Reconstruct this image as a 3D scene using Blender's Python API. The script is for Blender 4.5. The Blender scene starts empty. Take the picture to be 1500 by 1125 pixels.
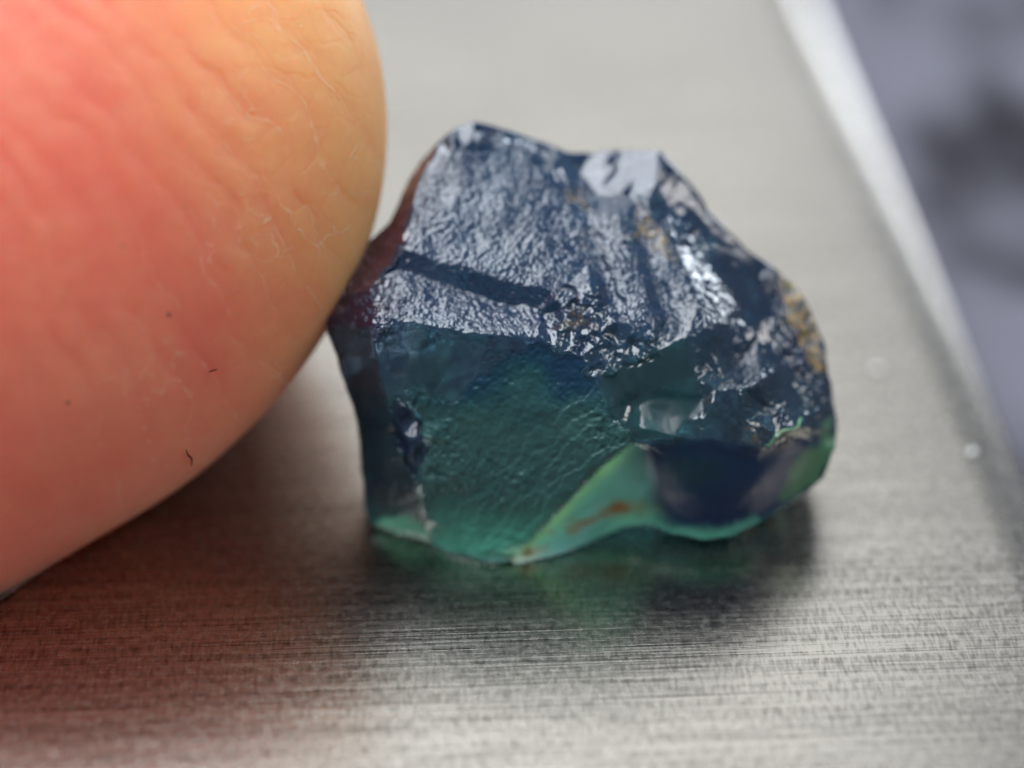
# A rough blue-green sapphire and a fingertip on brushed steel, seen very close.
# Units: 1 Blender unit = 1 cm.
import bpy, math
import numpy as np
from mathutils import Vector, Matrix, noise
from mathutils.geometry import delaunay_2d_cdt

R = math.radians
sc = bpy.context.scene
sc.unit_settings.system = 'METRIC'
sc.unit_settings.scale_length = 0.01

# ------------------------------------------------------------------ camera
W0, H0, FPX = 1500.0, 1125.0, 3008.0
PITCH = R(33.0)
CAM_H = 1.94
FOCUS = 3.02
cam_loc = Vector((0.0, -2.9, CAM_H))
cd = bpy.data.cameras.new('camera')
cd.sensor_width = 36.0
cd.lens = 36.0 * FPX / W0
cd.clip_start = 0.05
cd.clip_end = 500.0
cd.dof.use_dof = True
cd.dof.focus_distance = 2.985
cd.dof.aperture_fstop = (cd.lens * 1e-3) / 0.19
cam = bpy.data.objects.new('camera', cd)
sc.collection.objects.link(cam)
cam.location = cam_loc
cam.rotation_euler = (R(90) - PITCH, 0, 0)
sc.camera = cam

# ------------------------------------------------------------------ light
sc.view_settings.view_transform = 'Standard'
sc.view_settings.look = 'None'
sc.view_settings.gamma = 1.0
sc.view_settings.exposure = 0.0
world = bpy.data.worlds.new('World')
sc.world = world
world.use_nodes = True
wb = world.node_tree.nodes['Background']
wb.inputs[0].default_value = (0.72, 0.80, 1.0, 1)
wb.inputs[1].default_value = 0.24


def area(name, loc, target, sx, sy, power, col):
    l = bpy.data.lights.new(name, 'AREA')
    l.shape = 'RECTANGLE'
    l.size, l.size_y = sx, sy
    l.energy = power
    l.color = col
    o = bpy.data.objects.new(name, l)
    sc.collection.objects.link(o)
    o.location = loc
    d = Vector(target) - Vector(loc)
    o.rotation_euler = d.to_track_quat('-Z', 'Y').to_euler()
    return o


area('window_light', (-5.0, 15.0, 12.5), (0, 0, 0), 24, 17, 1700, (0.96, 0.98, 1.0))
area('ceiling_light', (-4.0, 1.0, 14.0), (0, 0, 0), 18, 8.5, 3250, (0.91, 0.95, 1.0))
area('plate_edge_fill', (10.0, 16.0, 2.4), (0, 0, 0), 8, 4.5, 1000, (0.86, 0.92, 1.0))  # added lamp, no such source seen; brightens the plate's rounded edge
area('finger_edge_fill', (13.0, -0.5, 11.0), (0, 0, 0), 7, 7, 850, (1.0, 0.98, 0.95))  # added fill lamp that lifts the right edge of the finger

sc.cycles.use_denoising = True
sc.cycles.max_bounces = 12
sc.cycles.transmission_bounces = 8
sc.cycles.sample_clamp_indirect = 6.0
sc.cycles.caustics_refractive = True

# ------------------------------------------------------------------ helpers
CR, SR = math.cos(PITCH), math.sin(PITCH)
FWD = np.array([0, CR, -SR]); UPV = np.array([0, SR, CR]); RGT = np.array([1.0, 0, 0])
CL = np.array(cam_loc)


def world_pts(px, py, d):
    """Where a feature measured in the photograph stands, given its distance d."""
    x = (px - W0 / 2) / FPX * d
    y = -(py - H0 / 2) / FPX * d
    return CL + x[:, None] * RGT + y[:, None] * UPV + d[:, None] * FWD


def ground_dist(py, z=0.0):
    t = (py - H0 / 2) / FPX          # tan of the angle below the axis
    return (CAM_H - z) / (SR + t * CR)


def tag(o, label=None, cat=None, kind=None, group=None):
    if label: o['label'] = label
    if cat: o['category'] = cat
    if kind: o['kind'] = kind
    if group: o['group'] = group
    return o


def mesh_obj(name, verts, faces, mat, smooth=True, parent=None):
    me = bpy.data.meshes.new(name)
    verts = np.asarray(verts, dtype=np.float32)
    faces = np.asarray(faces, dtype=np.int32)
    n = faces.shape[1]
    me.vertices.add(len(verts)); me.vertices.foreach_set('co', verts.ravel())
    me.loops.add(faces.size); me.loops.foreach_set('vertex_index', faces.ravel())
    me.polygons.add(len(faces))
    me.polygons.foreach_set('loop_start', np.arange(0, faces.size, n, dtype=np.int32))
    me.polygons.foreach_set('use_smooth', np.full(len(faces), smooth))
    me.update(calc_edges=True); me.validate()
    me.materials.append(mat)
    o = bpy.data.objects.new(name, me)
    sc.collection.objects.link(o)
    if parent: o.parent = parent
    return o


def attr(o, name, vals):
    a = o.data.attributes.new(name, 'FLOAT', 'POINT')
    a.data.foreach_set('value', np.asarray(vals, dtype=np.float32))


def attr_col(o, name, rgb):
    a = o.data.attributes.new(name, 'FLOAT_COLOR', 'POINT')
    c = np.ones((len(rgb), 4), dtype=np.float32); c[:, :3] = rgb
    a.data.foreach_set('color', c.ravel())


# ---- vectorised value noise
_rng = np.random.RandomState(7)
_perm = _rng.permutation(4096)
_val = _rng.rand(4096) * 2 - 1


def vnoise(p):
    i = np.floor(p).astype(np.int64); f = p - i
    f = f * f * f * (f * (f * 6 - 15) + 10)
    out = 0
    for dx in (0, 1):
        for dy in (0, 1):
            for dz in (0, 1):
                h = _perm[(i[:, 0] + dx) & 4095]
                h = _perm[(h + i[:, 1] + dy) & 4095]
                h = _perm[(h + i[:, 2] + dz) & 4095]
                w = (f[:, 0] if dx else 1 - f[:, 0]) * (f[:, 1] if dy else 1 - f[:, 1]) * (f[:, 2] if dz else 1 - f[:, 2])
                out = out + w * _val[h]
    return out


def fbm(p, octv=4, gain=0.5):
    s, a = 0, 1.0
    for k in range(octv):
        s = s + a * vnoise(p * (2.03 ** k) + 17.3 * k)
        a *= gain
    return s


def worley(p2, seed=3):
    """distance to nearest and second nearest jittered cell point (2D), and cell id"""
    i = np.floor(p2).astype(np.int64)
    d1 = np.full(len(p2), 9.0); d2 = np.full(len(p2), 9.0); cid = np.zeros(len(p2), dtype=np.int64)
    for dx in (-1, 0, 1):
        for dy in (-1, 0, 1):
            cx, cy = i[:, 0] + dx, i[:, 1] + dy
            h = _perm[(_perm[(cx + seed) & 4095] + cy) & 4095]
            h2 = _perm[(h + 77) & 4095]
            jx = (_val[h] + 1) / 2; jy = (_val[h2] + 1) / 2
            d = np.hypot(cx + jx - p2[:, 0], cy + jy - p2[:, 1])
            m = d < d1
            d2 = np.where(m, d1, np.minimum(d2, d)); cid = np.where(m, h, cid); d1 = np.where(m, d, d1)
    return d1, d2, cid


def sdf_poly(P, poly):
    """signed distance, positive inside"""
    poly = np.asarray(poly, float)
    d = np.full(len(P), 1e9); inside = np.zeros(len(P), bool)
    n = len(poly)
    for i in range(n):
        a, b = poly[i], poly[(i + 1) % n]
        ab = b - a; ap = P - a
        t = np.clip((ap @ ab) / (ab @ ab), 0, 1)
        q = ap - t[:, None] * ab
        d = np.minimum(d, np.hypot(q[:, 0], q[:, 1]))
        c = ((a[1] > P[:, 1]) != (b[1] > P[:, 1]))
        xi = (b[0] - a[0]) * (P[:, 1] - a[1]) / ((b[1] - a[1]) if b[1] != a[1] else 1e-9) + a[0]
        inside ^= c & (P[:, 0] < xi)
    return np.where(inside, d, -d)


def sdf_line(P, line):
    d = np.full(len(P), 1e9)
    line = np.asarray(line, float)
    for a, b in zip(line[:-1], line[1:]):
        ab = b - a; ap = P - a
        t = np.clip((ap @ ab) / (ab @ ab), 0, 1)
        q = ap - t[:, None] * ab
        d = np.minimum(d, np.hypot(q[:, 0], q[:, 1]))
    return d


def sstep(x, a, b):
    t = np.clip((x - a) / (b - a), 0, 1)
    return t * t * (3 - 2 * t)


class NT:
    """small node tree builder"""
    def __init__(self, name):
        self.m = bpy.data.materials.new(name); self.m.use_nodes = True
        self.t = self.m.node_tree; self.t.nodes.clear()
        self.out = self.t.nodes.new('ShaderNodeOutputMaterial')
    def n(self, typ, **kw):
        nd = self.t.nodes.new(typ)
        for k, v in kw.items():
            if k.startswith('_'): setattr(nd, k[1:], v)
        return nd
    def set(self, nd, key, v):
        s = nd.inputs[key]
        if isinstance(v, bpy.types.NodeSocket): self.t.links.new(v, s)
        else: s.default_value = v
    def math(self, op, a, b=0.0, clamp=False):
        nd = self.t.nodes.new('ShaderNodeMath'); nd.operation = op; nd.use_clamp = clamp
        self.set(nd, 0, a); self.set(nd, 1, b)
        return nd.outputs[0]
    def mix(self, f, a, b):
        nd = self.t.nodes.new('ShaderNodeMix'); nd.data_type = 'RGBA'
        self.set(nd, 0, f); self.set(nd, 6, a); self.set(nd, 7, b)
        return nd.outputs[2]
    def mapr(self, v, a, b, c, d, smooth=False):
        nd = self.t.nodes.new('ShaderNodeMapRange')
        if smooth: nd.interpolation_type = 'SMOOTHSTEP'
        for i, x in enumerate((v, a, b, c, d)): self.set(nd, i, x)
        return nd.outputs[0]
    def coord(self, scale=(1, 1, 1), rot=(0, 0, 0), kind='Object'):
        tc = self.t.nodes.new('ShaderNodeTexCoord'); mp = self.t.nodes.new('ShaderNodeMapping')
        self.t.links.new(tc.outputs[kind], mp.inputs[0])
        mp.inputs['Scale'].default_value = scale; mp.inputs['Rotation'].default_value = rot
        return mp.outputs[0]
    def noise(self, vec, scale, detail=4, rough=0.55, dist=0.0):
        nd = self.t.nodes.new('ShaderNodeTexNoise')
        self.t.links.new(vec, nd.inputs['Vector'])
        nd.inputs['Scale'].default_value = scale; nd.inputs['Detail'].default_value = detail
        nd.inputs['Roughness'].default_value = rough; nd.inputs['Distortion'].default_value = dist
        return nd.outputs[0]
    def attr(self, name, out='Fac'):
        nd = self.t.nodes.new('ShaderNodeAttribute'); nd.attribute_name = name
        return nd.outputs[out]
    def bump(self, h, strength, dist, normal=None):
        nd = self.t.nodes.new('ShaderNodeBump')
        self.set(nd, 'Height', h); self.set(nd, 'Strength', strength); self.set(nd, 'Distance', dist)
        if normal is not None: self.t.links.new(normal, nd.inputs['Normal'])
        return nd.outputs[0]


# ------------------------------------------------------------------ materials
def mat_steel():
    b = NT('brushed_steel')
    p = b.n('ShaderNodeBsdfPrincipled')
    v = b.coord()
    # long scratches along x, finer cross grain
    vl = b.coord((0.5, 55, 1)); vm = b.coord((1.6, 190, 1)); vc = b.coord((190, 40, 1)); vf = b.coord((5, 380, 1)); vp = b.coord((60, 90, 1))
    nl = b.noise(vl, 1.0, 3, 0.6); nm = b.noise(vm, 1.0, 2, 0.6); nc = b.noise(vc, 1.0, 1, 0.6); nf = b.noise(vf, 1.0, 1, 0.6); npp = b.noise(vp, 1.0, 2, 0.6)
    big = b.noise(v, 0.9, 3, 0.5)
    h = b.math('ADD', b.math('MULTIPLY', nl, 0.35), b.math('MULTIPLY', nm, 0.75))
    h = b.math('ADD', h, b.math('MULTIPLY', nf, 0.55))
    t = b.math('ADD', b.math('MULTIPLY', h, 0.75), b.math('MULTIPLY', nc, 0.55))
    t = b.math('ADD', t, b.math('MULTIPLY', npp, 0.25))
    t = b.math('ADD', t, b.math('MULTIPLY', big, 0.12))
    col = b.mix(b.mapr(t, 0.80, 1.18, 0, 1), (0.10, 0.09, 0.077, 1), (0.48, 0.455, 0.40, 1))
    b.set(p, 'Base Color', col)
    b.set(p, 'Metallic', 1.0)
    b.set(p, 'Roughness', b.mapr(npp, 0.3, 0.7, 0.22, 0.30))
    b.set(p, 'Anisotropic', 0.5)
    # constant tangent along the brushing
    cx = b.n('ShaderNodeCombineXYZ'); cx.inputs[0].default_value = math.cos(R(3)); cx.inputs[1].default_value = math.sin(R(3))
    b.set(p, 'Tangent', cx.outputs[0])
    b.set(p, 'Normal', b.bump(h, 0.4, 0.0008))
    b.t.links.new(p.outputs[0], b.out.inputs[0])
    return b.m


def mat_table():
    b = NT('dark_table')
    p = b.n('ShaderNodeBsdfPrincipled')
    v = b.coord()
    v.node.inputs['Location'].default_value = (3.3, 1.2, 0)
    n1 = b.noise(v, 0.9, 4, 0.55, 0.6)
    b.set(p, 'Base Color', b.mix(b.mapr(n1, 0.44, 0.60, 0, 1, True), (0.008, 0.008, 0.012, 1), (0.15, 0.15, 0.185, 1)))
    b.set(p, 'Roughness', 0.8); b.set(p, 'Specular IOR Level', 0.2)
    b.t.links.new(p.outputs[0], b.out.inputs[0])
    return b.m


def mat_skin():
    b = NT('skin')
    p = b.n('ShaderNodeBsdfPrincipled')
    v = b.coord()
    blot = b.noise(v, 4.0, 4, 0.6)
    fine = b.noise(v, 60.0, 4, 0.65)
    base = b.mix(b.mapr(blot, 0.35, 0.65, 0, 1), (0.88, 0.21, 0.135, 1), (0.92, 0.30, 0.18, 1))
    base = b.mix(b.attr('edge_glow'), base, (1.0, 0.53, 0.20, 1))  # backlit edge glow put into the base colour
    base = b.mix(b.math('MULTIPLY', b.mapr(fine, 0.3, 0.7, 0, 1), 0.15), base, (0.62, 0.22, 0.15, 1))
    base = b.mix(b.math('MULTIPLY', b.attr('flake'), 0.42), base, (0.93, 0.62, 0.42, 1))
    base = b.mix(b.attr('speck'), base, (0.16, 0.04, 0.03, 1))
    b.set(p, 'Base Color', base)
    b.set(p, 'Subsurface Weight', 1.0)
    b.set(p, 'Subsurface Radius', (1.0, 0.32, 0.12))
    b.set(p, 'Subsurface Scale', 0.18)
    b.set(p, 'Roughness', 0.55)
    b.set(p, 'Specular IOR Level', 0.28)
    nn = b.bump(fine, 0.22, 0.002)
    v2 = b.noise(v, 22.0, 3, 0.6)
    nn = b.bump(v2, 0.05, 0.008, nn)
    b.set(p, 'Normal', nn)
    b.t.links.new(p.outputs[0], b.out.inputs[0])
    return b.m


def mat_gem():
    b = NT('sapphire')
    v = b.coord()
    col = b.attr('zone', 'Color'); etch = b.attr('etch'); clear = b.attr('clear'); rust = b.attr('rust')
    micro = b.noise(v, 130.0, 2, 0.6, 0.6)
    micro2 = b.noise(v, 70.0, 3, 0.6, 0.8)
    hh = b.math('ADD', b.math('MULTIPLY', micro, 0.5), micro2)
    nrm = b.bump(hh, b.mapr(etch, 0, 1, 0.05, 0.8), 0.0012)
    rip = b.noise(b.coord((14, 60, 30), (0.3, 0.5, 0.5)), 1.0, 3, 0.6, 0.6)
    nrm = b.bump(rip, b.math('MULTIPLY', b.mapr(etch, 0, 0.5, 0.18, 0.0), b.math('SUBTRACT', 1.0, b.attr('satin'))), 0.004, nrm)
    rough = b.mapr(etch, 0, 1, 0.09, 0.17)
    satin = b.attr('satin')
    rough = b.math('ADD', rough, b.math('MULTIPLY', rust, 0.2))
    rough = b.math('ADD', rough, b.math('MULTIPLY', satin, 0.25))
    # body: light scattered back out of the crystal; zoned colour with painted glow
    p = b.n('ShaderNodeBsdfPrincipled')
    rustn = b.noise(v, 75.0, 4, 0.7)
    body = b.mix(b.math('MULTIPLY', rust, b.mapr(rustn, 0.42, 0.62, 0.0, 0.85)), col, (0.33, 0.20, 0.025, 1))
    b.set(p, 'Base Color', body)
    b.set(p, 'Specular IOR Level', b.math('SUBTRACT', b.mapr(satin, 0, 1, 0.5, 0.14), b.math('MULTIPLY', etch, 0.12)))
    b.set(p, 'Subsurface Weight', b.mapr(etch, 0, 0.4, 0.7, 0.08))
    b.set(p, 'Subsurface Radius', (0.25, 0.9, 0.75))
    b.set(p, 'Subsurface Scale', 0.10)
    b.set(p, 'IOR', 1.77)
    b.set(p, 'Roughness', rough)
    b.set(p, 'Normal', nrm)
    g = b.n('ShaderNodeBsdfPrincipled')
    b.set(g, 'Base Color', b.attr('glass', 'Color'))
    b.set(g, 'Transmission Weight', 1.0)
    b.set(g, 'IOR', 1.77)
    b.set(g, 'Roughness', rough)
    b.set(g, 'Normal', nrm)
    mx = b.n('ShaderNodeMixShader')
    b.set(mx, 0, clear)
    b.t.links.new(p.outputs[0], mx.inputs[1]); b.t.links.new(g.outputs[0], mx.inputs[2])
    b.t.links.new(mx.outputs[0], b.out.inputs[0])
    return b.m


M_STEEL, M_TABLE, M_SKIN, M_GEM = mat_steel(), mat_table(), mat_skin(), mat_gem()


def plain(name, col, rough=0.6, spec=0.4):
    b = NT(name)
    p = b.n('ShaderNodeBsdfPrincipled')
    n = b.noise(b.coord(), 60.0, 3)
    b.set(p, 'Base Color', b.mix(n, tuple(c * 0.75 for c in col) + (1,), tuple(col) + (1,)))
    b.set(p, 'Roughness', rough); b.set(p, 'Specular IOR Level', spec)
    b.t.links.new(p.outputs[0], b.out.inputs[0])
    return b.m


# ------------------------------------------------------------------ table and plate
TABLE_Z = -0.35
v = [(-40, -40, TABLE_Z), (40, -40, TABLE_Z), (40, 60, TABLE_Z), (-40, 60, TABLE_Z)]
tb = mesh_obj('table', v, [[0, 1, 2, 3]], M_TABLE, False)
tag(tb, 'dark grey mottled table top out of focus beyond the steel plate', kind='structure')


def build_plate():
    # cross section of the edge, swept round the rectangle
    x0, x1, y0, y1 = -6.0, 0.80, -3.6, 9.0
    th, r = 0.22, 0.15
    prof = []
    K = 10
    for k in range(K + 1):
        a = (math.pi / 2) * k / K
        prof.append((r * math.sin(a) - r, -r + r * math.cos(a)))      # inset from the edge, height below the top
    prof.append((0.0, -th + 0.01)); prof.append((-0.01, -th))
    rings = []
    verts = []
    for (dx, dz) in prof:
        ring = []
        for (cx, cy, sx, sy) in ((x0, y0, -1, -1), (x1, y0, 1, -1), (x1, y1, 1, 1), (x0, y1, -1, 1)):
            ring.append(len(verts)); verts.append((cx + sx * dx, cy + sy * dx, dz))
        rings.append(ring)
    faces = [rings[0][:]]
    for a, c in zip(rings[:-1], rings[1:]):
        for i in range(4):
            j = (i + 1) % 4
            faces.append([a[i], c[i], c[j], a[j]])
    faces.append(rings[-1][::-1])
    return mesh_obj('steel_plate', verts, faces, M_STEEL, True)


plate = build_plate()
plate.location = (0.078, 0.0, 0)
plate.rotation_euler = (0, 0, R(3.0))
tag(plate, 'brushed stainless steel plate with fine scratches and a bright rounded edge', 'plate')

# ------------------------------------------------------------------ gemstone
OUT = [(476,468,.8),(486,430,.9),(505,392,1.0),(540,352,1.1),(572,322,1.2),(590,280,1.3),(612,242,1.4),(640,210,1.1),
 (666,188,1.1),(695,179,1.14),(728,185,1.25),(770,199,1.5),(806,214,1.55),(830,222,1.5),(870,223,1.58),(920,221,1.56),
 (967,222,1.45),(985,240,1.55),(1020,283,1.65),(1050,322,1.75),(1090,362,1.8),(1130,390,1.8),(1165,420,1.8),(1190,458,1.7),
 (1207,500,1.65),(1212,550,1.6),(1226,610,1.6),(1224,655,1.6),(1205,700,1.8),(1165,735,1.8),(1120,760,1.7),(1075,783,1.45),
 (1030,791,1.35),(985,781,1.4),(950,768,1.5),(915,773,1.55),(870,793,1.6),(815,815,1.5),(760,825,1.42),(700,820,1.4),
 (655,808,1.5),(628,794,1.7),(585,784,1.8),(542,768,1.9),(532,735,1.8),(530,680,1.6),(520,610,1.4),(505,560,1.2),(487,510,1.0)]
INN = {  # interior corners
 'a1':(628,238,.95),'a2':(608,280,.78),'a3':(594,332,.52),'a4':(574,386,.35),'a5':(540,418,.38),
 'b1':(662,212,.95),'b2':(705,208,1.0),'b3':(752,226,1.05),'b4':(800,252,1.0),'b5':(842,290,.95),
 'c1':(722,196,1.15),'c2':(790,232,1.25),'c3':(735,205,1.1),'c4':(812,240,1.25),
 'n1':(874,284,1.22),'n2':(900,246,1.44),'n3':(925,291,1.18),'n4':(962,268,1.22),'n5':(850,258,1.45),
 'u1':(590,366,.36),'u2':(650,384,.30),'u3':(740,408,.22),'u4':(812,425,.2),
 'g1':(578,396,.46),'g2':(640,414,.47),'g3':(720,440,.42),'g4':(795,458,.3),
 'r1':(548,478,.08),'r2':(600,470,.0),'r3':(655,482,-.05),'r4':(720,490,-.08),'r5':(785,490,-.08),'r6':(835,512,-.02),
 'm1':(660,300,.62),'m2':(740,310,.6),'m3':(800,350,.48),
 'v1':(862,330,.72),'v2':(880,390,.50),'v3':(895,445,.34),
 'w1':(905,318,.70),'w2':(934,390,.46),'w3':(958,460,.26),'w4':(925,480,.18),
 'x1':(945,312,.90),'x2':(966,390,.68),'x3':(988,470,.44),
 'y1':(982,345,.86),'y2':(1012,415,.60),'y3':(1040,480,.38),
 'z1':(978,300,1.30),'z2':(1020,350,1.36),'z3':(1065,420,1.28),'z4':(1100,480,1.1),'z5':(1085,540,.8),
 's1':(1110,440,1.45),'s2':(1140,490,1.25),'s3':(1160,560,1.0),'s4':(1125,600,.6),'s5':(1185,540,1.35),
 'k1':(835,420,.25),'k2':(868,430,.1),'k3':(830,462,.1),'k4':(880,480,.15),'k5':(850,500,.1),'k6':(905,510,.2),
 'q1':(875,550,.02),'q2':(900,530,.1),'q3':(940,545,.2),'q4':(975,505,.2),'q5':(920,590,.36),'q6':(896,600,.06),
 'q7':(925,645,.22),
 'h1':(1005,492,.24),'h2':(1028,585,.26),'h3':(945,583,.30),'h4':(940,628,.15),'h5':(985,638,.10),'h6':(1045,592,.12),
 'h7':(1110,560,.3),'h8':(1118,625,.28),'h9':(1085,570,.2),
 'j1':(960,655,.22),'j2':(1045,640,.1),'j3':(1110,655,.25),'j4':(1165,625,.5),'j5':(1190,610,.9),
 'j6':(1000,710,.5),'j7':(1080,710,.5),'j8':(1145,690,.75),'j9':(1030,760,.85),'j0':(1100,745,1.0),'jj':(975,740,1.05),
 'f1':(700,600,.12),'f2':(800,600,.05),'f3':(750,700,.5),'f4':(660,700,.55),'f5':(700,780,1.05),'f6':(625,640,.35),
 'f7':(620,560,.22),'f8':(665,588,.12),'f9':(690,520,.02),'f0':(600,520,.2),
 'e1':(545,520,.32),'e2':(562,570,.36),'e3':(578,612,.42),'e4':(602,660,.5),'e5':(612,710,.75),'e6':(626,760,1.2),
 'd1':(522,548,.8),'d2':(545,610,.75),'d3':(558,670,.9),'d4':(575,735,1.35),
 'p1':(588,640,.62),'p2':(612,620,.55),'p3':(622,655,.5),
 't1':(880,678,.34),'t2':(830,728,.62),'t3':(792,772,.95),'t4':(760,808,1.3),
 't5':(940,700,.9),'t6':(870,750,1.2),'t7':(910,745,1.4),
}
CREASE = ['a1 a2 a3 a4 a5','b1 b2 b3 b4 b5','a1 b1','u1 u2 u3 u4','a4 u1','g1 g2 g3 g4','a5 g1','r1 r2 r3 r4 r5 r6','a5 r1','b3 c3 b2','c1 c3 c4',
 'b5 n1 n3 n4','v1 v2 v3','w1 w2 w3 w4','x1 x2 x3','y1 y2 y3','z1 z2 z3 z4','q6 q5 h3','r6 q1 q6 q7','q7 t1 t2 t3 t4','e1 e2 e3 e4 e5 e6','r1 e1',
 'd1 d2 d3 d4','h4 h5 h2 h6','j1 j2 j3 j4 j5','h1 h2','n1 n2 n4','q7 j1 jj','k2 k4 k6 q4 h1']

FOCUS_MM = FOCUS * 10


def build_gem():
    names = list(INN)
    pts2 = [(x, y) for x, y, _ in OUT] + [(INN[k][0], INN[k][1]) for k in names]
    dd = np.array([o[2] for o in OUT] + [INN[k][2] for k in names])
    dd = dd + .0017 * np.clip(478 - np.array([p[1] for p in pts2]), 0, None)
    dd = np.minimum(dd, (ground_dist(np.array([p[1] for p in pts2], float)) - FOCUS) * 10 - .05)
    ix = {k: len(OUT) + i for i, k in enumerate(names)}
    edges = []
    for c in CREASE:
        c = c.split()
        edges += [(ix[a], ix[b_]) for a, b_ in zip(c[:-1], c[1:])]
    edges += [(i, (i + 1) % len(OUT)) for i in range(len(OUT))]
    pts = [tuple(map(float, p)) for p in pts2]; dl = list(map(float, dd))
    # break long creases and outline edges
    e2_ = []
    for a, b_ in edges:
        L = math.hypot(pts[a][0] - pts[b_][0], pts[a][1] - pts[b_][1]); k = max(1, int(round(L / 32)))
        prev = a
        for i in range(1, k):
            t = i / k
            pts.append((pts[a][0] * (1 - t) + pts[b_][0] * t, pts[a][1] * (1 - t) + pts[b_][1] * t)); dl.append(dl[a] * (1 - t) + dl[b_] * t)
            e2_.append((prev, len(pts) - 1)); prev = len(pts) - 1
        e2_.append((prev, b_))
    edges = e2_

    def triangulate():
        res = delaunay_2d_cdt([Vector(p) for p in pts], edges, [], 0, 1e-5, True)
        V2 = np.array([tuple(p) for p in res[0]]); orig = res[3]
        D = np.zeros(len(V2)); pa = np.array(pts); da = np.array(dl)
        for i, o in enumerate(orig):
            if len(o): D[i] = da[o[0]]
            else:
                q = np.hypot(*(pa - V2[i]).T); w = 1 / (q + 1) ** 2; D[i] = (w * da).sum() / w.sum()
        tr = np.array([(f[0], f[k], f[k + 1]) for f in res[2] for k in range(1, len(f) - 1)])
        cen = V2[tr].mean(axis=1)
        return V2, D, tr[sdf_poly(cen, [(o[0], o[1]) for o in OUT]) > 0]
    for rnd in range(4):
        V2, D, tris = triangulate()
        a, b_, c = V2[tris[:, 0]], V2[tris[:, 1]], V2[tris[:, 2]]
        ar = np.abs((b_[:, 0] - a[:, 0]) * (c[:, 1] - a[:, 1]) - (b_[:, 1] - a[:, 1]) * (c[:, 0] - a[:, 0])) / 2
        big = np.where(ar > 800)[0]
        if rnd == 3 or not len(big): break
        for t in big:
            pts.append(tuple(V2[tris[t]].mean(axis=0))); dl.append(float(D[tris[t]].mean()))
    tris = [tuple(int(q) for q in t) for t in tris]
    print('coarse facets', len(tris))
    # subdivide every triangle n x n, sharing the vertices on edges
    n = 20
    verts, dlist, key = [], [], {}
    faces = []

    def vid(tri, i, j):
        k = n - i - j
        w = [(t, c) for t, c in zip(tri, (i, j, k)) if c]
        kk = tuple(sorted(w))
        r = key.get(kk)
        if r is None:
            r = len(verts); key[kk] = r
            x = sum(V2[t][0] * c for t, c in w) / n; y = sum(V2[t][1] * c for t, c in w) / n
            verts.append((x, y)); dlist.append(sum(D[t] * c for t, c in w) / n)
        return r
    for tr in tris:
        g = [[vid(tr, i, j) for j in range(n - i + 1)] for i in range(n + 1)]
        for i in range(n):
            for j in range(n - i):
                faces.append((g[i][j], g[i + 1][j], g[i][j + 1]))
                if j < n - i - 1: faces.append((g[i + 1][j], g[i + 1][j + 1], g[i][j + 1]))
    P = np.array(verts); Dm = np.array(dlist); Fa = np.array(faces)
    # orientation: image y runs down, so flip where needed
    a, b_, c = P[Fa[:, 0]], P[Fa[:, 1]], P[Fa[:, 2]]
    ar = (b_[:, 0] - a[:, 0]) * (c[:, 1] - a[:, 1]) - (b_[:, 1] - a[:, 1]) * (c[:, 0] - a[:, 0])
    Fa[ar > 0] = Fa[ar > 0][:, ::-1]
    # rim vertices: edges used once
    E = np.sort(np.concatenate([Fa[:, [0, 1]], Fa[:, [1, 2]], Fa[:, [2, 0]]]), axis=1)
    ue, cnt = np.unique(E, axis=0, return_counts=True)
    rim = np.zeros(len(P), bool); rim[ue[cnt == 1].ravel()] = True
    # wiggle of the pixel plane so that creases are not ruler straight
    P3 = np.c_[P / 40.0, np.zeros(len(P))]
    wob = np.c_[fbm(P3, 5, .55), fbm(P3 + 31.7, 5, .55)] * 3.4
    rimf = 0.6
    flat = np.maximum(sstep(sdf_poly(P, [(872,284),(905,240),(968,224),(962,270),(925,290)]), -6, 6), sstep(sdf_poly(P, [(935,590),(945,580),(1030,580),(1040,595),(985,640),(940,632)]), -6, 6))
    wob = wob * (1 - .8 * flat)[:, None]
    calm = 1 - .85 * sstep(sdf_poly(P, [(945,655),(1045,645),(1110,660),(1170,645),(1205,690),(1120,765),(1030,800),(950,770)]), -4, 12)
    wob = wob * calm[:, None]
    P = P + wob * np.where(rim, rimf, 1.0)[:, None] * np.array([1, 1])
    # masked smoothing of the distance
    deg = np.bincount(ue.ravel(), minlength=len(P)).astype(float)

    def smooth(x, w, it):
        for _ in range(it):
            s = np.bincount(ue[:, 0], x[ue[:, 1]], len(P)) + np.bincount(ue[:, 1], x[ue[:, 0]], len(P))
            x = x + w * (s / deg - x)
        return x
    soft = np.full(len(P), 0.0)
    bulge = sstep(sdf_poly(P, [(940,648),(1045,642),(1110,658),(1170,640),(1222,640),(1205,705),(1120,765),(1030,795),(950,770),(960,700)]), -4, 12)
    wedge = sstep(sdf_poly(P, [(925,648),(965,660),(975,740),(915,770),(815,812),(755,822),(795,775),(880,682)]), 0, 8)
    conch = sstep(sdf_poly(P, [(555,492),(700,500),(700,560),(665,595),(590,570)]), -6, 8)
    flank0 = sstep(sdf_poly(P, [(478,470),(548,480),(560,570),(602,650),(612,710),(630,790),(535,770),(525,640),(500,550)]), -3, 8)
    greyf = sstep(sdf_poly(P, [(935,590),(975,562),(1030,580),(1040,595),(985,640),(940,632)]), -4, 6)
    tealv = sstep(sdf_poly(P, [(878,548),(960,512),(1003,492),(1030,590),(985,636),(925,645),(900,605)]), -6, 8)
    glassy = np.maximum(sstep(sdf_poly(P, [(872,284),(905,240),(968,224),(962,270),(925,290)]), -2, 4), sstep(sdf_poly(P, [(664,212),(640,208),(695,178),(730,186),(722,200),(704,207)]), -2, 4))
    soft = np.clip(bulge + wedge + conch + glassy + .7 * tealv, 0, 1) * (1 - greyf)
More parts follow.
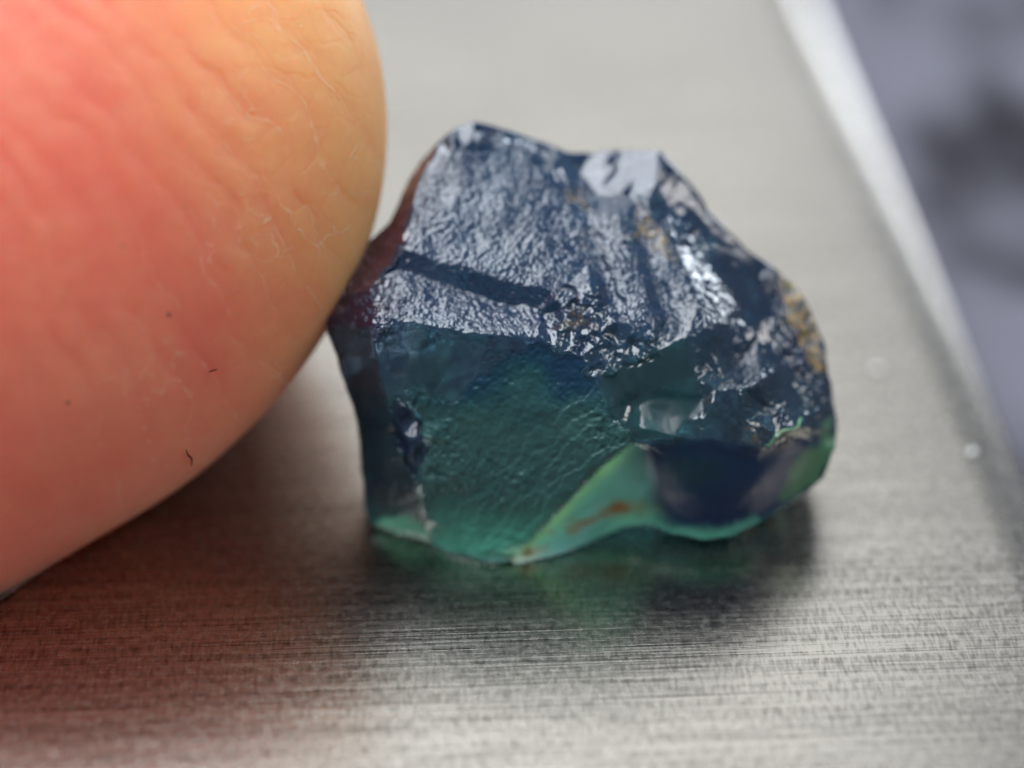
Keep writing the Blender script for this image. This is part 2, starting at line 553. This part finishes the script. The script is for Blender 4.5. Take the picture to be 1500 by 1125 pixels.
    righ = sstep(sdf_poly(P, [(965,225),(1050,322),(1170,420),(1212,500),(1220,600),(1160,600),(1100,480),(1020,350)]), -4, 10)
    Dm = smooth(Dm, np.where(rim, 0, 0.5), 10)

    def blurred(x, sig):
        """the same surface with its edges rounded over sig pixels"""
        g = 2.0; x0, y0 = P.min(axis=0) - 40; nx, ny = ((P.max(axis=0) + 40 - [x0, y0]) / g).astype(int) + 2
        gx = (P[:, 0] - x0) / g; gy = (P[:, 1] - y0) / g
        k = np.round(gy).astype(int) * nx + np.round(gx).astype(int)
        A = np.bincount(k, x, nx * ny).reshape(ny, nx); B = np.bincount(k, minlength=nx * ny).reshape(ny, nx).astype(float)
        has = B > 0; A = np.where(has, A / np.maximum(B, 1), 0); B = has.astype(float)
        r = int(3 * sig / g); ker = np.exp(-.5 * (np.arange(-r, r + 1) * g / sig) ** 2)
        for ax in (0, 1):
            A = np.apply_along_axis(lambda q: np.convolve(q, ker, 'same'), ax, A); B = np.apply_along_axis(lambda q: np.convolve(q, ker, 'same'), ax, B)
        C = A / np.maximum(B, 1e-6)
        ix_ = gx.astype(int); iy_ = gy.astype(int); fx = gx - ix_; fy = gy - iy_
        return (C[iy_, ix_] * (1 - fx) * (1 - fy) + C[iy_, ix_ + 1] * fx * (1 - fy) + C[iy_ + 1, ix_] * (1 - fx) * fy + C[iy_ + 1, ix_ + 1] * fx * fy)
    b20, b9 = blurred(Dm, 20), blurred(Dm, 9)
    mb_ = sstep(sdf_poly(P, [(948,650),(1045,644),(1110,660),(1165,645),(1240,630),(1235,700),(1130,800),(1030,820),(930,790),(945,700)]), 0, 22)
    mw_ = sstep(sdf_poly(P, [(925,650),(975,660),(985,760),(915,790),(815,830),(750,840),(795,778),(880,686)]), 0, 12)
    m9 = np.clip(np.maximum.reduce([mw_, conch, tealv * (1 - greyf) * .8, righ * .8, .5 * flank0]), 0, 1)
    Dm = Dm * (1 - m9) + b9 * m9
    Dm = Dm * (1 - mb_) + b20 * mb_

    # ---------- surface character by region
    wp = P + np.c_[fbm(P3 * 2.2, 4), fbm(P3 * 2.2 + 9, 4)] * 7.0
    etch_top = sstep(sdf_poly(wp, [(628,244),(665,214),(752,228),(838,286),(862,300),(885,290),(930,300),(962,330),(1050,440),(1110,520),(1135,600),
                                   (1120,622),(1085,560),(1045,488),(985,492),(925,486),(880,450),(825,470),(790,492),(700,494),(600,474),(556,470),(575,392),(594,335),(608,280)]), -3, 4)
    front = sstep(sdf_poly(wp, [(585,560),(660,590),(700,550),(790,500),(860,540),(890,600),(922,645),(880,684),(790,778),(750,818),(640,800),(615,710),(625,640)]), -4, 6)
    chips = sstep(sdf_poly(wp, [(820,420),(870,420),(935,490),(985,492),(960,525),(900,545),(870,550),(835,515),(790,500),(790,455)]), -5, 6)
    etch = np.clip(etch_top * (1 - chips * .6) + 0.42 * front * (1 - etch_top), 0, 1)

    # ---------- relief (mm)
    rel = np.zeros(len(P))
    q3 = np.c_[P / 9.0, np.zeros(len(P))]
    q3 = np.c_[P / 5.2, np.zeros(len(P))]; e1 = 1 - np.abs(fbm(q3, 2, .6)) * 1.6
    gloss = .55 + .45 * fbm(np.c_[P / 45.0, np.full(len(P), 30.)], 3)
    q4 = np.c_[(P[:, 0] * .8 + P[:, 1] * .6) / 14.0, (-P[:, 0] * .6 + P[:, 1] * .8) / 5.5, np.zeros(len(P))]
    e2 = 1 - np.abs(fbm(q4 + 50, 3, .6)) * 1.6
    rel += etch_top * (0.0085 * e1 + 0.0075 * e2) * (1 - glassy) * (.6 + .8 * gloss)
    # furrows down the right of the top
    for ln, wd, dp in (([(858,315),(878,380),(905,445)], 11, .06), ([(932,312),(953,390),(980,482)], 14, .12)):
        fd = sdf_line(P, ln) + 3 * fbm(P3 * 3, 3)
        rel -= dp * np.exp(-(fd / wd) ** 2)
    # front face: pitted, with slanting growth lines and steps along the lower right edge
    u = P[:, 0] * math.cos(R(-32)) + P[:, 1] * math.sin(R(-32)); vv = -P[:, 0] * math.sin(R(-32)) + P[:, 1] * math.cos(R(-32))
    stri = fbm(np.c_[u / 26, vv / 6.5, np.zeros(len(P))], 2, .6)
    pits = fbm(np.c_[P / 6.5, np.full(len(P), 5.0)], 2, .6)
    cover = sstep(fbm(np.c_[P / 90.0, np.full(len(P), 2.0)], 3), -.35, .3) * (1 - .65 * sstep(P[:, 1], 690, 770))
    rel += front * (0.0065 * stri + 0.025 * pits) * (0.35 + .65 * cover)
    dt = sdf_line(P, [(925,645),(880,682),(830,730),(790,775),(745,820)])
    st = dt + fbm(np.c_[P / 26.0, np.full(len(P), 8.0)], 3, .5) * 10
    ter = 0
    for c0, hgt in ((16, .03), (34, .024), (50, .03), (72, .024), (98, .02)):
        ter = ter + hgt * sstep(st, c0 - 2.2, c0 + 2.2)
    rel += -front * (ter - .1) * sstep(P[:, 0] + .5 * P[:, 1], 960, 1080)
    # conchoidal ripples
    rc = np.hypot(P[:, 0] - 560, P[:, 1] - 600) + 5 * fbm(P3 * 1.5, 3)
    rel += conch * 0.002 * np.sin(rc / 3.2) * sstep(fbm(P3 + 3, 2), -.3, .4)
    rr = np.hypot(P[:, 0] - 1000, (P[:, 1] - 500) * 1.0) + 6 * fbm(P3 * 1.5 + 4, 3)
    hack = sstep(sdf_poly(P, [(1005,492),(1045,490),(1090,560),(1060,580),(1030,590)]), 0, 8)
    ang = np.arctan2(P[:, 1] - 495, P[:, 0] - 990)
    rel += hack * 0.003 * np.sin(ang * 58 + 2.0 * fbm(P3 * 1.2 + 8, 3))
    # chip cluster: broken little planes
    d1, d2, cid = worley(P / 19.0 + 0.35 * np.c_[fbm(P3 * 1.5, 3), fbm(P3 * 1.5 + 5, 3)])
    tilt = _val[cid & 4095] * .9; tilt2 = _val[(cid + 999) & 4095] * .9
    plane = (P[:, 0] / 19 % 1.0 - .5)
    cellx = np.sin(P[:, 0] / 19.0 * 2.1 + tilt * 5) * tilt + np.cos(P[:, 1] / 19.0 * 2.3 + tilt2 * 5) * tilt2
    rel += chips * (0.055 * cellx + 0.06 * (d1 - .4))
    # top-left rim chips
    tl = sstep(sdf_poly(P, [(700,196),(735,190),(805,222),(840,280),(800,250),(745,222),(700,206)]), -3, 4)
    rel += tl * (0.05 * np.sin(d1 * 4 + tilt * 6) * .6 + 0.035 * tilt)
    # flank on the left: long steep striations
    flank = sstep(sdf_poly(P, [(478,470),(548,480),(560,570),(602,650),(612,710),(630,790),(535,770),(525,640),(500,550)]), -3, 8)
    rel += flank * 0.010 * fbm(np.c_[(P[:, 0] - .25 * P[:, 1]) / 7, P[:, 1] / 50, np.zeros(len(P))], 3)
    # pit on the front face
    pit = sstep(sdf_poly(wp, [(575,585),(600,600),(628,640),(612,700),(600,690),(580,640)]), -2, 7)
    rel -= pit * 0.07
    chip2 = sstep(sdf_poly(wp, [(624,684),(645,690),(660,704),(655,708),(636,700)]), -1, 3)
    rel -= chip2 * .05
    gl = sstep(fbm(np.c_[P / 5.0, np.full(len(P), 21.0)], 2), .45, .75) * sstep(sdf_poly(P, [(515,425),(575,425),(600,440),(560,505),(545,510),(495,490)]), -4, 8)
    rel += gl * .05
    # right side lumps
    rs = sstep(sdf_poly(wp, [(1120,400),(1170,425),(1212,500),(1220,600),(1190,640),(1165,560),(1130,500)]), -4, 8)
    rel += rs * 0.07 * fbm(np.c_[P / 24.0, np.full(len(P), 4.0)], 4, .55)
    rel += (1 - etch) * (1 - soft) * (1 - flat) * 0.012 * fbm(np.c_[P / 22.0, np.full(len(P), 6.0)], 4)
    rel += 0.02 * fbm(np.c_[P / 60.0, np.full(len(P), 1.0)], 3)
    Dm = Dm - rel * np.where(rim, 0.25, 1)

    # ---------- back of the stone
    rimP = P[rim]; sel = np.arange(0, len(rimP), 6); rP = rimP[sel]; rD = Dm[rim][sel]
    dr = np.full(len(P), 1e9); wsum = np.zeros(len(P)); wd = np.zeros(len(P))
    for p_, d_ in zip(rP, rD):
        q = np.hypot(P[:, 0] - p_[0], P[:, 1] - p_[1]); dr = np.minimum(dr, q)
        w = 1 / (q + 6) ** 2.2; wsum += w; wd += w * d_
    base = wd / wsum
    s = np.clip(dr / 210.0, 0, 1)
    prof = np.sqrt(np.clip(1 - (1 - s) ** 2, 0, 1))
    c1, c2, cb = worley(P / 130.0, 11)
    back = base + 3.0 * prof + prof * (0.45 * _val[cb & 4095] + .5 * fbm(np.c_[P / 120.0, np.full(len(P), 9.0)], 3))
    back = smooth(back, np.where(rim, 0, .5), 30)
    back = np.maximum(back, Dm + 0.02)

    d_front = FOCUS + Dm / 10
    gd = ground_dist(P[:, 1], 0.0015)
    d_front = np.minimum(d_front, gd)
    d_back = np.minimum(FOCUS + back / 10, gd)
    Wf = world_pts(P[:, 0], P[:, 1], d_front); Wb = world_pts(P[:, 0], P[:, 1], d_back)
    # join: back gets its own interior vertices
    mapb = np.arange(len(P)); inner = np.where(~rim)[0]; mapb[inner] = len(P) + np.arange(len(inner))
    V = np.concatenate([Wf, Wb[inner]]); FF = np.concatenate([Fa, mapb[Fa][:, ::-1]])
    org = V.mean(axis=0); org[2] = 0
    o = mesh_obj('gemstone', V - org, FF, M_GEM, True)
    o.location = org
    # ---------- colour of the crystal: zoning, plus painted edge glow, finger tint and highlight
    pn = np.c_[P / 70.0, np.zeros(len(P))]
    nz = fbm(pn, 4)
    blue = np.array([0.006, 0.020, 0.085]); teal = np.array([0.014, 0.075, 0.082]); green = np.array([0.24, 0.76, 0.48]); indigo = np.array([0.012, 0.008, 0.045])
    lim = np.array([0.48, 0.95, 0.46])
    col = np.tile(teal, (len(P), 1))

    def lay(mask, c):
        nonlocal col
        col = col * (1 - mask[:, None]) + np.asarray(c) * mask[:, None]
    lay(sstep(P[:, 1] + 40 * nz, 620, 470) * .8, [.009, .022, .085])
    lay(sstep(P[:, 0] + 30 * nz, 960, 1080) * .85, [.007, .022, .052])
    lay(front * sstep(P[:, 1] + 30 * nz, 540, 640) * .8, [0.050, 0.128, 0.116])
    lay(sstep(P[:, 1] + 10 * nz, 715, 830) * sstep(P[:, 0], 610, 640), [0.09, 0.40, 0.28])  # green glow of light through the lower front, painted in
    lay(sstep(sdf_poly(wp, [(940,648),(1045,642),(1110,658),(1170,640),(1190,700),(1120,750),(1030,770),(950,740)]), -10, 18), blue * .8)
    lay(sstep(sdf_poly(wp, [(476,468),(540,410),(565,470),(550,560),(505,560)]), -6, 12) * .9, indigo)
    lay(bulge * sstep(P[:, 0], 930, 1010) * sstep(-P[:, 1] + 8 * nz, -778, -755), [.005, .026, .085])
    lay(bulge * np.exp(-(np.hypot((P[:, 0] - 1010) / 1.8, P[:, 1] - 690) / 26) ** 2) * .7, [.008, .055, .062])
    wedgec = sstep(sdf_poly(P, [(925,646),(955,650),(1080,670),(1080,770),(990,785),(960,770),(915,774),(870,794),(815,818),(755,828),(745,822),(790,776),(880,682)]), -1, 8) * sstep(-P[:, 0] + .3 * (P[:, 1] - 650), -955, -872)
    wedge_old, wedge = wedge, wedgec
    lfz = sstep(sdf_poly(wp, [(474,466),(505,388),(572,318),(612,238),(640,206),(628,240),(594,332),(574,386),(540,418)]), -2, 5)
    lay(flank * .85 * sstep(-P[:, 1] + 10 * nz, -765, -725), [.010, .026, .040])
    lay(lfz, [.105, .022, .055])  # warm light from the finger, painted into the left facet
    lay(wedge, green)  # light coming through the thin wedge, painted as green and lime
    lay(wedge * sstep(-dt + 6 * nz, -22, -2) * .95, lim)
    lay(sstep(-np.hypot((P[:, 0] - 775) / 2.6, P[:, 1] - 812), -20, 0) * .9, [.60, .98, .62])  # brightest glow at the bottom tip, also painted
    lay(wedge * np.exp(-((dt - 45) / 22) ** 2) * .6, [.28, .76, .70])
    lay(wedge * sstep(fbm(np.c_[(P[:, 0] * .85 - P[:, 1] * .5) / 70.0, (P[:, 0] * .5 + P[:, 1] * .85) / 9.0, np.zeros(len(P))], 3), -.1, .5) * .45, [0.16, 0.56, 0.42])
    lay(wedge * np.clip(np.exp(-((sdf_line(P, [(775,805),(850,768),(905,742),(960,740),(985,760)]) + 5 * fbm(P3 * 2, 3)) / 9) ** 2) * (.7 + .8 * fbm(pn * 3, 3)), 0, .9), [0.42, 0.17, 0.03])
    lay(sstep(sdf_poly(wp, [(960,772),(990,770),(1030,776),(1070,770),(1110,758),(1110,775),(1030,800)]), -8, 12) * .7, [.13, .45, .33])
    lay(sstep(sdf_poly(wp, [(1150,690),(1195,640),(1222,600),(1228,650),(1205,705),(1140,745)]), -4, 12) * .85, [0.10, 0.24, 0.12])
    lay(np.exp(-(sdf_line(wp, [(1120,655),(1138,638),(1150,635),(1172,615)]) / 2.4) ** 2) * .8, [.35, .8, .4])  # thin lime highlight painted as colour
    lay(sstep(sdf_poly(wp, [(545,765),(600,755),(632,792),(545,785)]), -10, 14) * .8, green * .9)
    lay(tealv * .85, [0.006, 0.042, 0.046])
    lay(pit, [.005, .016, .045])
    rust = np.zeros(len(P))
    for poly, a in (([(930,300),(980,340),(990,385),(960,375),(935,340)], .8), ([(830,270),(865,290),(862,310),(835,300)], .6),
                    ([(1135,405),(1170,422),(1202,475),(1214,550),(1183,530),(1155,470)], 1.3),
                    ([(850,440),(880,470),(900,500),(880,490),(845,470),(815,500),(820,470)], .6), ([(1095,620),(1120,640),(1105,662),(1085,640)], .6),
                    ([(1130,640),(1165,625),(1160,655),(1135,665)], .4)):
        rust = np.maximum(rust, a * sstep(sdf_poly(wp, poly), -5, 6))
    glass = np.clip(col * 3.2, 0, 1) ** .8
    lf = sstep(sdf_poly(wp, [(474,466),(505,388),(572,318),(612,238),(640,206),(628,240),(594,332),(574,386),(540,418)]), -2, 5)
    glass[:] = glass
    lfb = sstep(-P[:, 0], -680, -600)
    glass = glass * (1 - lf[:, None]) + np.array([.9, .62, .62]) * lf[:, None]  # finger's warm light put into the glass tint as well
    clear = np.full(len(P), 0.35)
    clear = np.maximum(clear, .5 * sstep(sdf_poly(wp, [(476,468),(505,392),(572,322),(612,242),(640,210),(628,240),(594,332),(574,386),(540,418)]), -3, 4))
    clear = clear * (1 - .92 * bulge) * (1 - .8 * wedge) * (1 - .8 * front) * (1 - .9 * flank * sstep(P[:, 1], 540, 600)) * (1 - .8 * sstep(P[:, 1], 690, 760)) * (1 - .6 * sstep(P[:, 0], 1120, 1180)) * (1 - .6 * tealv)
    dots = sstep(fbm(np.c_[P / 5.0, np.full(len(P), 21.0)], 2), .55, .7) * sstep(sdf_poly(P, [(520,430),(560,432),(560,500),(545,510),(500,490)]), -4, 8)
    pick = np.concatenate([np.arange(len(P)), inner])
    isb = np.r_[np.zeros(len(P)), np.ones(len(inner))]
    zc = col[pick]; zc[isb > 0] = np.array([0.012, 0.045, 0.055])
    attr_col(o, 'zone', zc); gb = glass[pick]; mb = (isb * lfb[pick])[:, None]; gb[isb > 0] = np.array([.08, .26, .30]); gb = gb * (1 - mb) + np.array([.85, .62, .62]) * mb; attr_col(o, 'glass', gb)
    attr(o, 'satin', np.clip(np.maximum(wedge, wedge_old) + .35 * bulge + .65 * bulge * sstep(-P[:, 0], -1025, -965) + .4 * bulge * sstep(P[:, 1], 735, 765) + .6 * bulge * sstep(P[:, 0], 1090, 1140) + .9 * flank + .9 * greyf + .35 * hack + .5 * pit + 1.0 * front + .15 * glassy, 0, 1)[pick] * (1 - isb))
    attr(o, 'etch', etch[pick] * (1 - isb * .5)); attr(o, 'rust', rust[pick] * (1 - isb)); attr(o, 'clear', np.where(isb > 0, .6 + .4 * sstep(-P[pick, 0], -680, -600), clear[pick]))
    return o


gem = build_gem()
tag(gem, 'rough uncut blue-green sapphire crystal with etched faces, lying on brushed steel', 'gemstone')


# ------------------------------------------------------------------ finger
def build_finger():
    # axis in camera space (mm relative to the focus plane): tip centre, and the way back along the finger
    nv = 860
    c0 = np.array([60.0, 190.0]); Rr = 508.0
    ax = np.array([-.82, .57]); pr = np.array([.57, .82])
    # parameter: t in [0,1] hemisphere then shaft; phi round the finger
    P = []
    ts = np.concatenate([-np.cos(np.linspace(0.004, math.pi / 2, 330)), np.linspace(0, 1, 141)[1:] * 1.5])
    phs = np.concatenate([np.linspace(0, math.pi, 680, endpoint=False), np.linspace(math.pi, 2 * math.pi, nv - 680, endpoint=False)])
    T, PH = np.meshgrid(ts, phs, indexing='ij')
    rad = np.where(T < 0, np.sqrt(np.clip(1 - T ** 2, 0, 1)), 1 + .05 * np.clip(T, 0, 1.5))
    rad = rad * (1 + .065 * np.exp(-((T - .2) / .42) ** 2))
    along = T * Rr; side = rad * np.cos(PH) * Rr
    px = c0[0] + ax[0] * along + pr[0] * side; py = c0[1] + ax[1] * along + pr[1] * side
    front = np.sin(PH) * rad                                # +1 towards the camera
    fl = px.ravel(); fy = py.ravel()
    dd = 1.35 - np.where(front > 0, 3.4, 9.0) * front - 0.35 * np.clip(T, -.2, 2)
    P2 = np.c_[fl, fy]
    # print ridges: broad soft waves following the fingertip
    n3 = np.c_[P2 / 150.0, np.zeros(len(P2))]
    w1 = fbm(n3, 3) * 26
    ph = (P2[:, 0] * .80 - P2[:, 1] * .60) + w1 + 0.00045 * (P2[:, 1] - 250) ** 2
    per = 58.0
    ridge = np.cos(ph / per * 2 * math.pi)
    cell = np.c_[(P2[:, 0] * .6 + P2[:, 1] * .8) / 50.0, ph / per * 1.3]
    d1, d2, cid = worley(cell + .16 * np.c_[fbm(n3 * 6, 3), fbm(n3 * 6 + 3, 3)], 5)
    edge = d2 - d1
    crack = np.exp(-(edge / .05) ** 2)
    patch = sstep(fbm(np.c_[P2 / 110.0, np.full(len(P2), 3.0)], 3), -.05, .35)
    zone = np.exp(-((P2[:, 0] - 440 + .25 * (P2[:, 1] - 250)) / 150) ** 2) * .9 + .2
    rag = sstep(fbm(np.c_[P2 / 14.0, np.full(len(P2), 3.0)], 3), -.4, .4)
    ldist = np.abs((ph / per + .12 * fbm(n3 * 3, 3)) % 1.0 - .5) * per
    lmask = sstep(fbm(np.c_[P2 / 60.0, np.full(len(P2), 12.0)], 3), -.25, .2)
    lines = np.exp(-(ldist / 1.9) ** 2) * lmask * .75
    flake = np.clip(crack * patch * rag + lines * (.4 + .6 * rag), 0, 1) * zone
    rel = 0.012 * ridge * (.6 + .4 * patch) + .022 * flake - .019 * np.exp(-(ldist / 6) ** 2) * (.4 + .6 * patch) * (.35 + .65 * sstep(P2[:, 0] + .2 * P2[:, 1], 200, 460)) - .006 * np.exp(-(edge / .12) ** 2) * zone + .006 * fbm(n3 * 4, 3) + .003 * _val[cid & 4095] * sstep(edge, 0, .1) * zone
    ddr = dd.ravel() - rel * np.sign(front.ravel())
    # radial relief also pushes the outline a little
    d = FOCUS + ddr / 10
    gd = ground_dist(np.clip(fl * 0 + fy, -2000, 5000), 0.004)
    d = np.where(gd > 0, np.minimum(d, gd), d)
    V = world_pts(fl, fy, d)
    m = len(ts)
    idx = np.arange(m * nv).reshape(m, nv); nx = np.roll(idx, -1, axis=1)
    F = np.stack([idx[:-1], nx[:-1], nx[1:], idx[1:]], axis=-1).reshape(-1, 4)
    # outward winding
    cen = V.mean(axis=0); k = len(F) // 2
    a, b_, c = V[F[k][0]], V[F[k][1]], V[F[k][2]]
    if np.dot(np.cross(b_ - a, c - a), (a - cen)) < 0: F = F[:, ::-1]
    V = V - 0
    org = V.mean(axis=0); org[2] = 0
    o = mesh_obj('finger', V - org, F, M_SKIN, True)
    o.location = org
    speck = np.zeros(len(P2))
    for x, y, r in ((247, 461, 5), (180, 360, 4), (100, 590, 5)):
        speck = np.maximum(speck, sstep(-np.hypot(P2[:, 0] - x, P2[:, 1] - y) + 1.5 * fbm(n3 * 20, 2), -r, -r + 4) * .8 * (front.ravel() > 0))
    attr(o, 'edge_glow', sstep(P2[:, 0] - .35 * P2[:, 1] + 25 * fbm(n3 * 2, 3), 60, 480) * .85)  # orange glow of light through the finger edge, painted on the skin
    attr(o, 'flake', np.clip(flake, 0, 1)); attr(o, 'speck', speck)
    print('finger min z', V[:, 2].min())
    return o, P2, V, front.ravel()


finger, F_P2, F_V, F_FR = build_finger()
tag(finger, 'human fingertip with dry cracked skin touching the left side of the stone', 'finger')


# ------------------------------------------------------------------ lint on the skin, dust on the steel
M_LINT = plain('dark_lint', (0.05, 0.015, 0.015), 0.7)
M_DUST = plain('white_dust', (0.9, 0.9, 0.88), 0.3, 0.8)


def on_finger(x, y):
    q = np.hypot(F_P2[:, 0] - x, F_P2[:, 1] - y) + np.where(F_FR > 0, 0, 1e6)
    w = np.argsort(q)[:3]
    d = (F_V[w] - CL) @ FWD
    return world_pts(np.array([x]), np.array([y]), np.array([d.min() - 0.0035]))[0]


def fibre(path, r, label):
    pts = [Vector(on_finger(x, y)) for x, y in path]
    # smooth the path
    ds = []
    for i in range(len(pts) - 1):
        p0, p1, p2, p3 = pts[max(i - 1, 0)], pts[i], pts[i + 1], pts[min(i + 2, len(pts) - 1)]
        for k in range(6):
            t = k / 6
            ds.append(0.5 * ((2 * p1) + (p2 - p0) * t + (2 * p0 - 5 * p1 + 4 * p2 - p3) * t * t + (-p0 + 3 * p1 - 3 * p2 + p3) * t ** 3))
    ds.append(pts[-1])
    V, F = [], []
    K = 8
    for i, p in enumerate(ds):
        tg = (ds[min(i + 1, len(ds) - 1)] - ds[max(i - 1, 0)]).normalized()
        n1 = tg.cross(Vector(FWD)).normalized(); n2 = tg.cross(n1)
        rr = r * (0.35 + 0.65 * math.sin(math.pi * (i + 0.7) / (len(ds) + 0.4)))
        for k in range(K):
            a = 2 * math.pi * k / K
            V.append(p + (n1 * math.cos(a) + n2 * math.sin(a)) * rr)
    for i in range(len(ds) - 1):
        for k in range(K):
            F.append((i * K + k, i * K + (k + 1) % K, (i + 1) * K + (k + 1) % K, (i + 1) * K + k))
    V = np.array([tuple(q) for q in V]); org = V.mean(axis=0)
    o = mesh_obj('lint_fibre', V - org, F, M_LINT); o.location = org
    tag(o, label, 'fibre', group='lint fibres stuck to the fingertip')


fibre([(273, 659), (275, 666), (280, 671), (281, 677), (280, 682)], 0.0014, 'dark crooked hair-thin fibre standing low on the fingertip')
fibre([(306, 545), (311, 543), (318, 541)], 0.0010, 'short straight dark fibre in the middle of the fingertip skin')


def grain(px, py, r, label, seed):
    d = ground_dist(np.array([py]), r * .6)
    c = world_pts(np.array([px]), np.array([py]), d)[0]
    import bmesh
    bm = bmesh.new(); bmesh.ops.create_icosphere(bm, subdivisions=3, radius=r)
    for v_ in bm.verts:
        v_.co *= 1 + .35 * noise.noise(v_.co / r * 1.1 + Vector((seed, 0, 0)))
        v_.co.z *= .7
    me = bpy.data.meshes.new('dust_grain'); bm.to_mesh(me); bm.free(); me.materials.append(M_DUST)
    for p_ in me.polygons: p_.use_smooth = True
    o = bpy.data.objects.new('dust_grain', me); sc.collection.objects.link(o)
    o.location = c
    tag(o, label, 'dust grain', group='dust grains lying on the steel')


grain(1285, 540, 0.008, 'blurred pale dust grain on the steel right of the stone', 1)
grain(1424, 662, 0.007, 'faint dust grain on the steel close to the bright plate edge', 4)
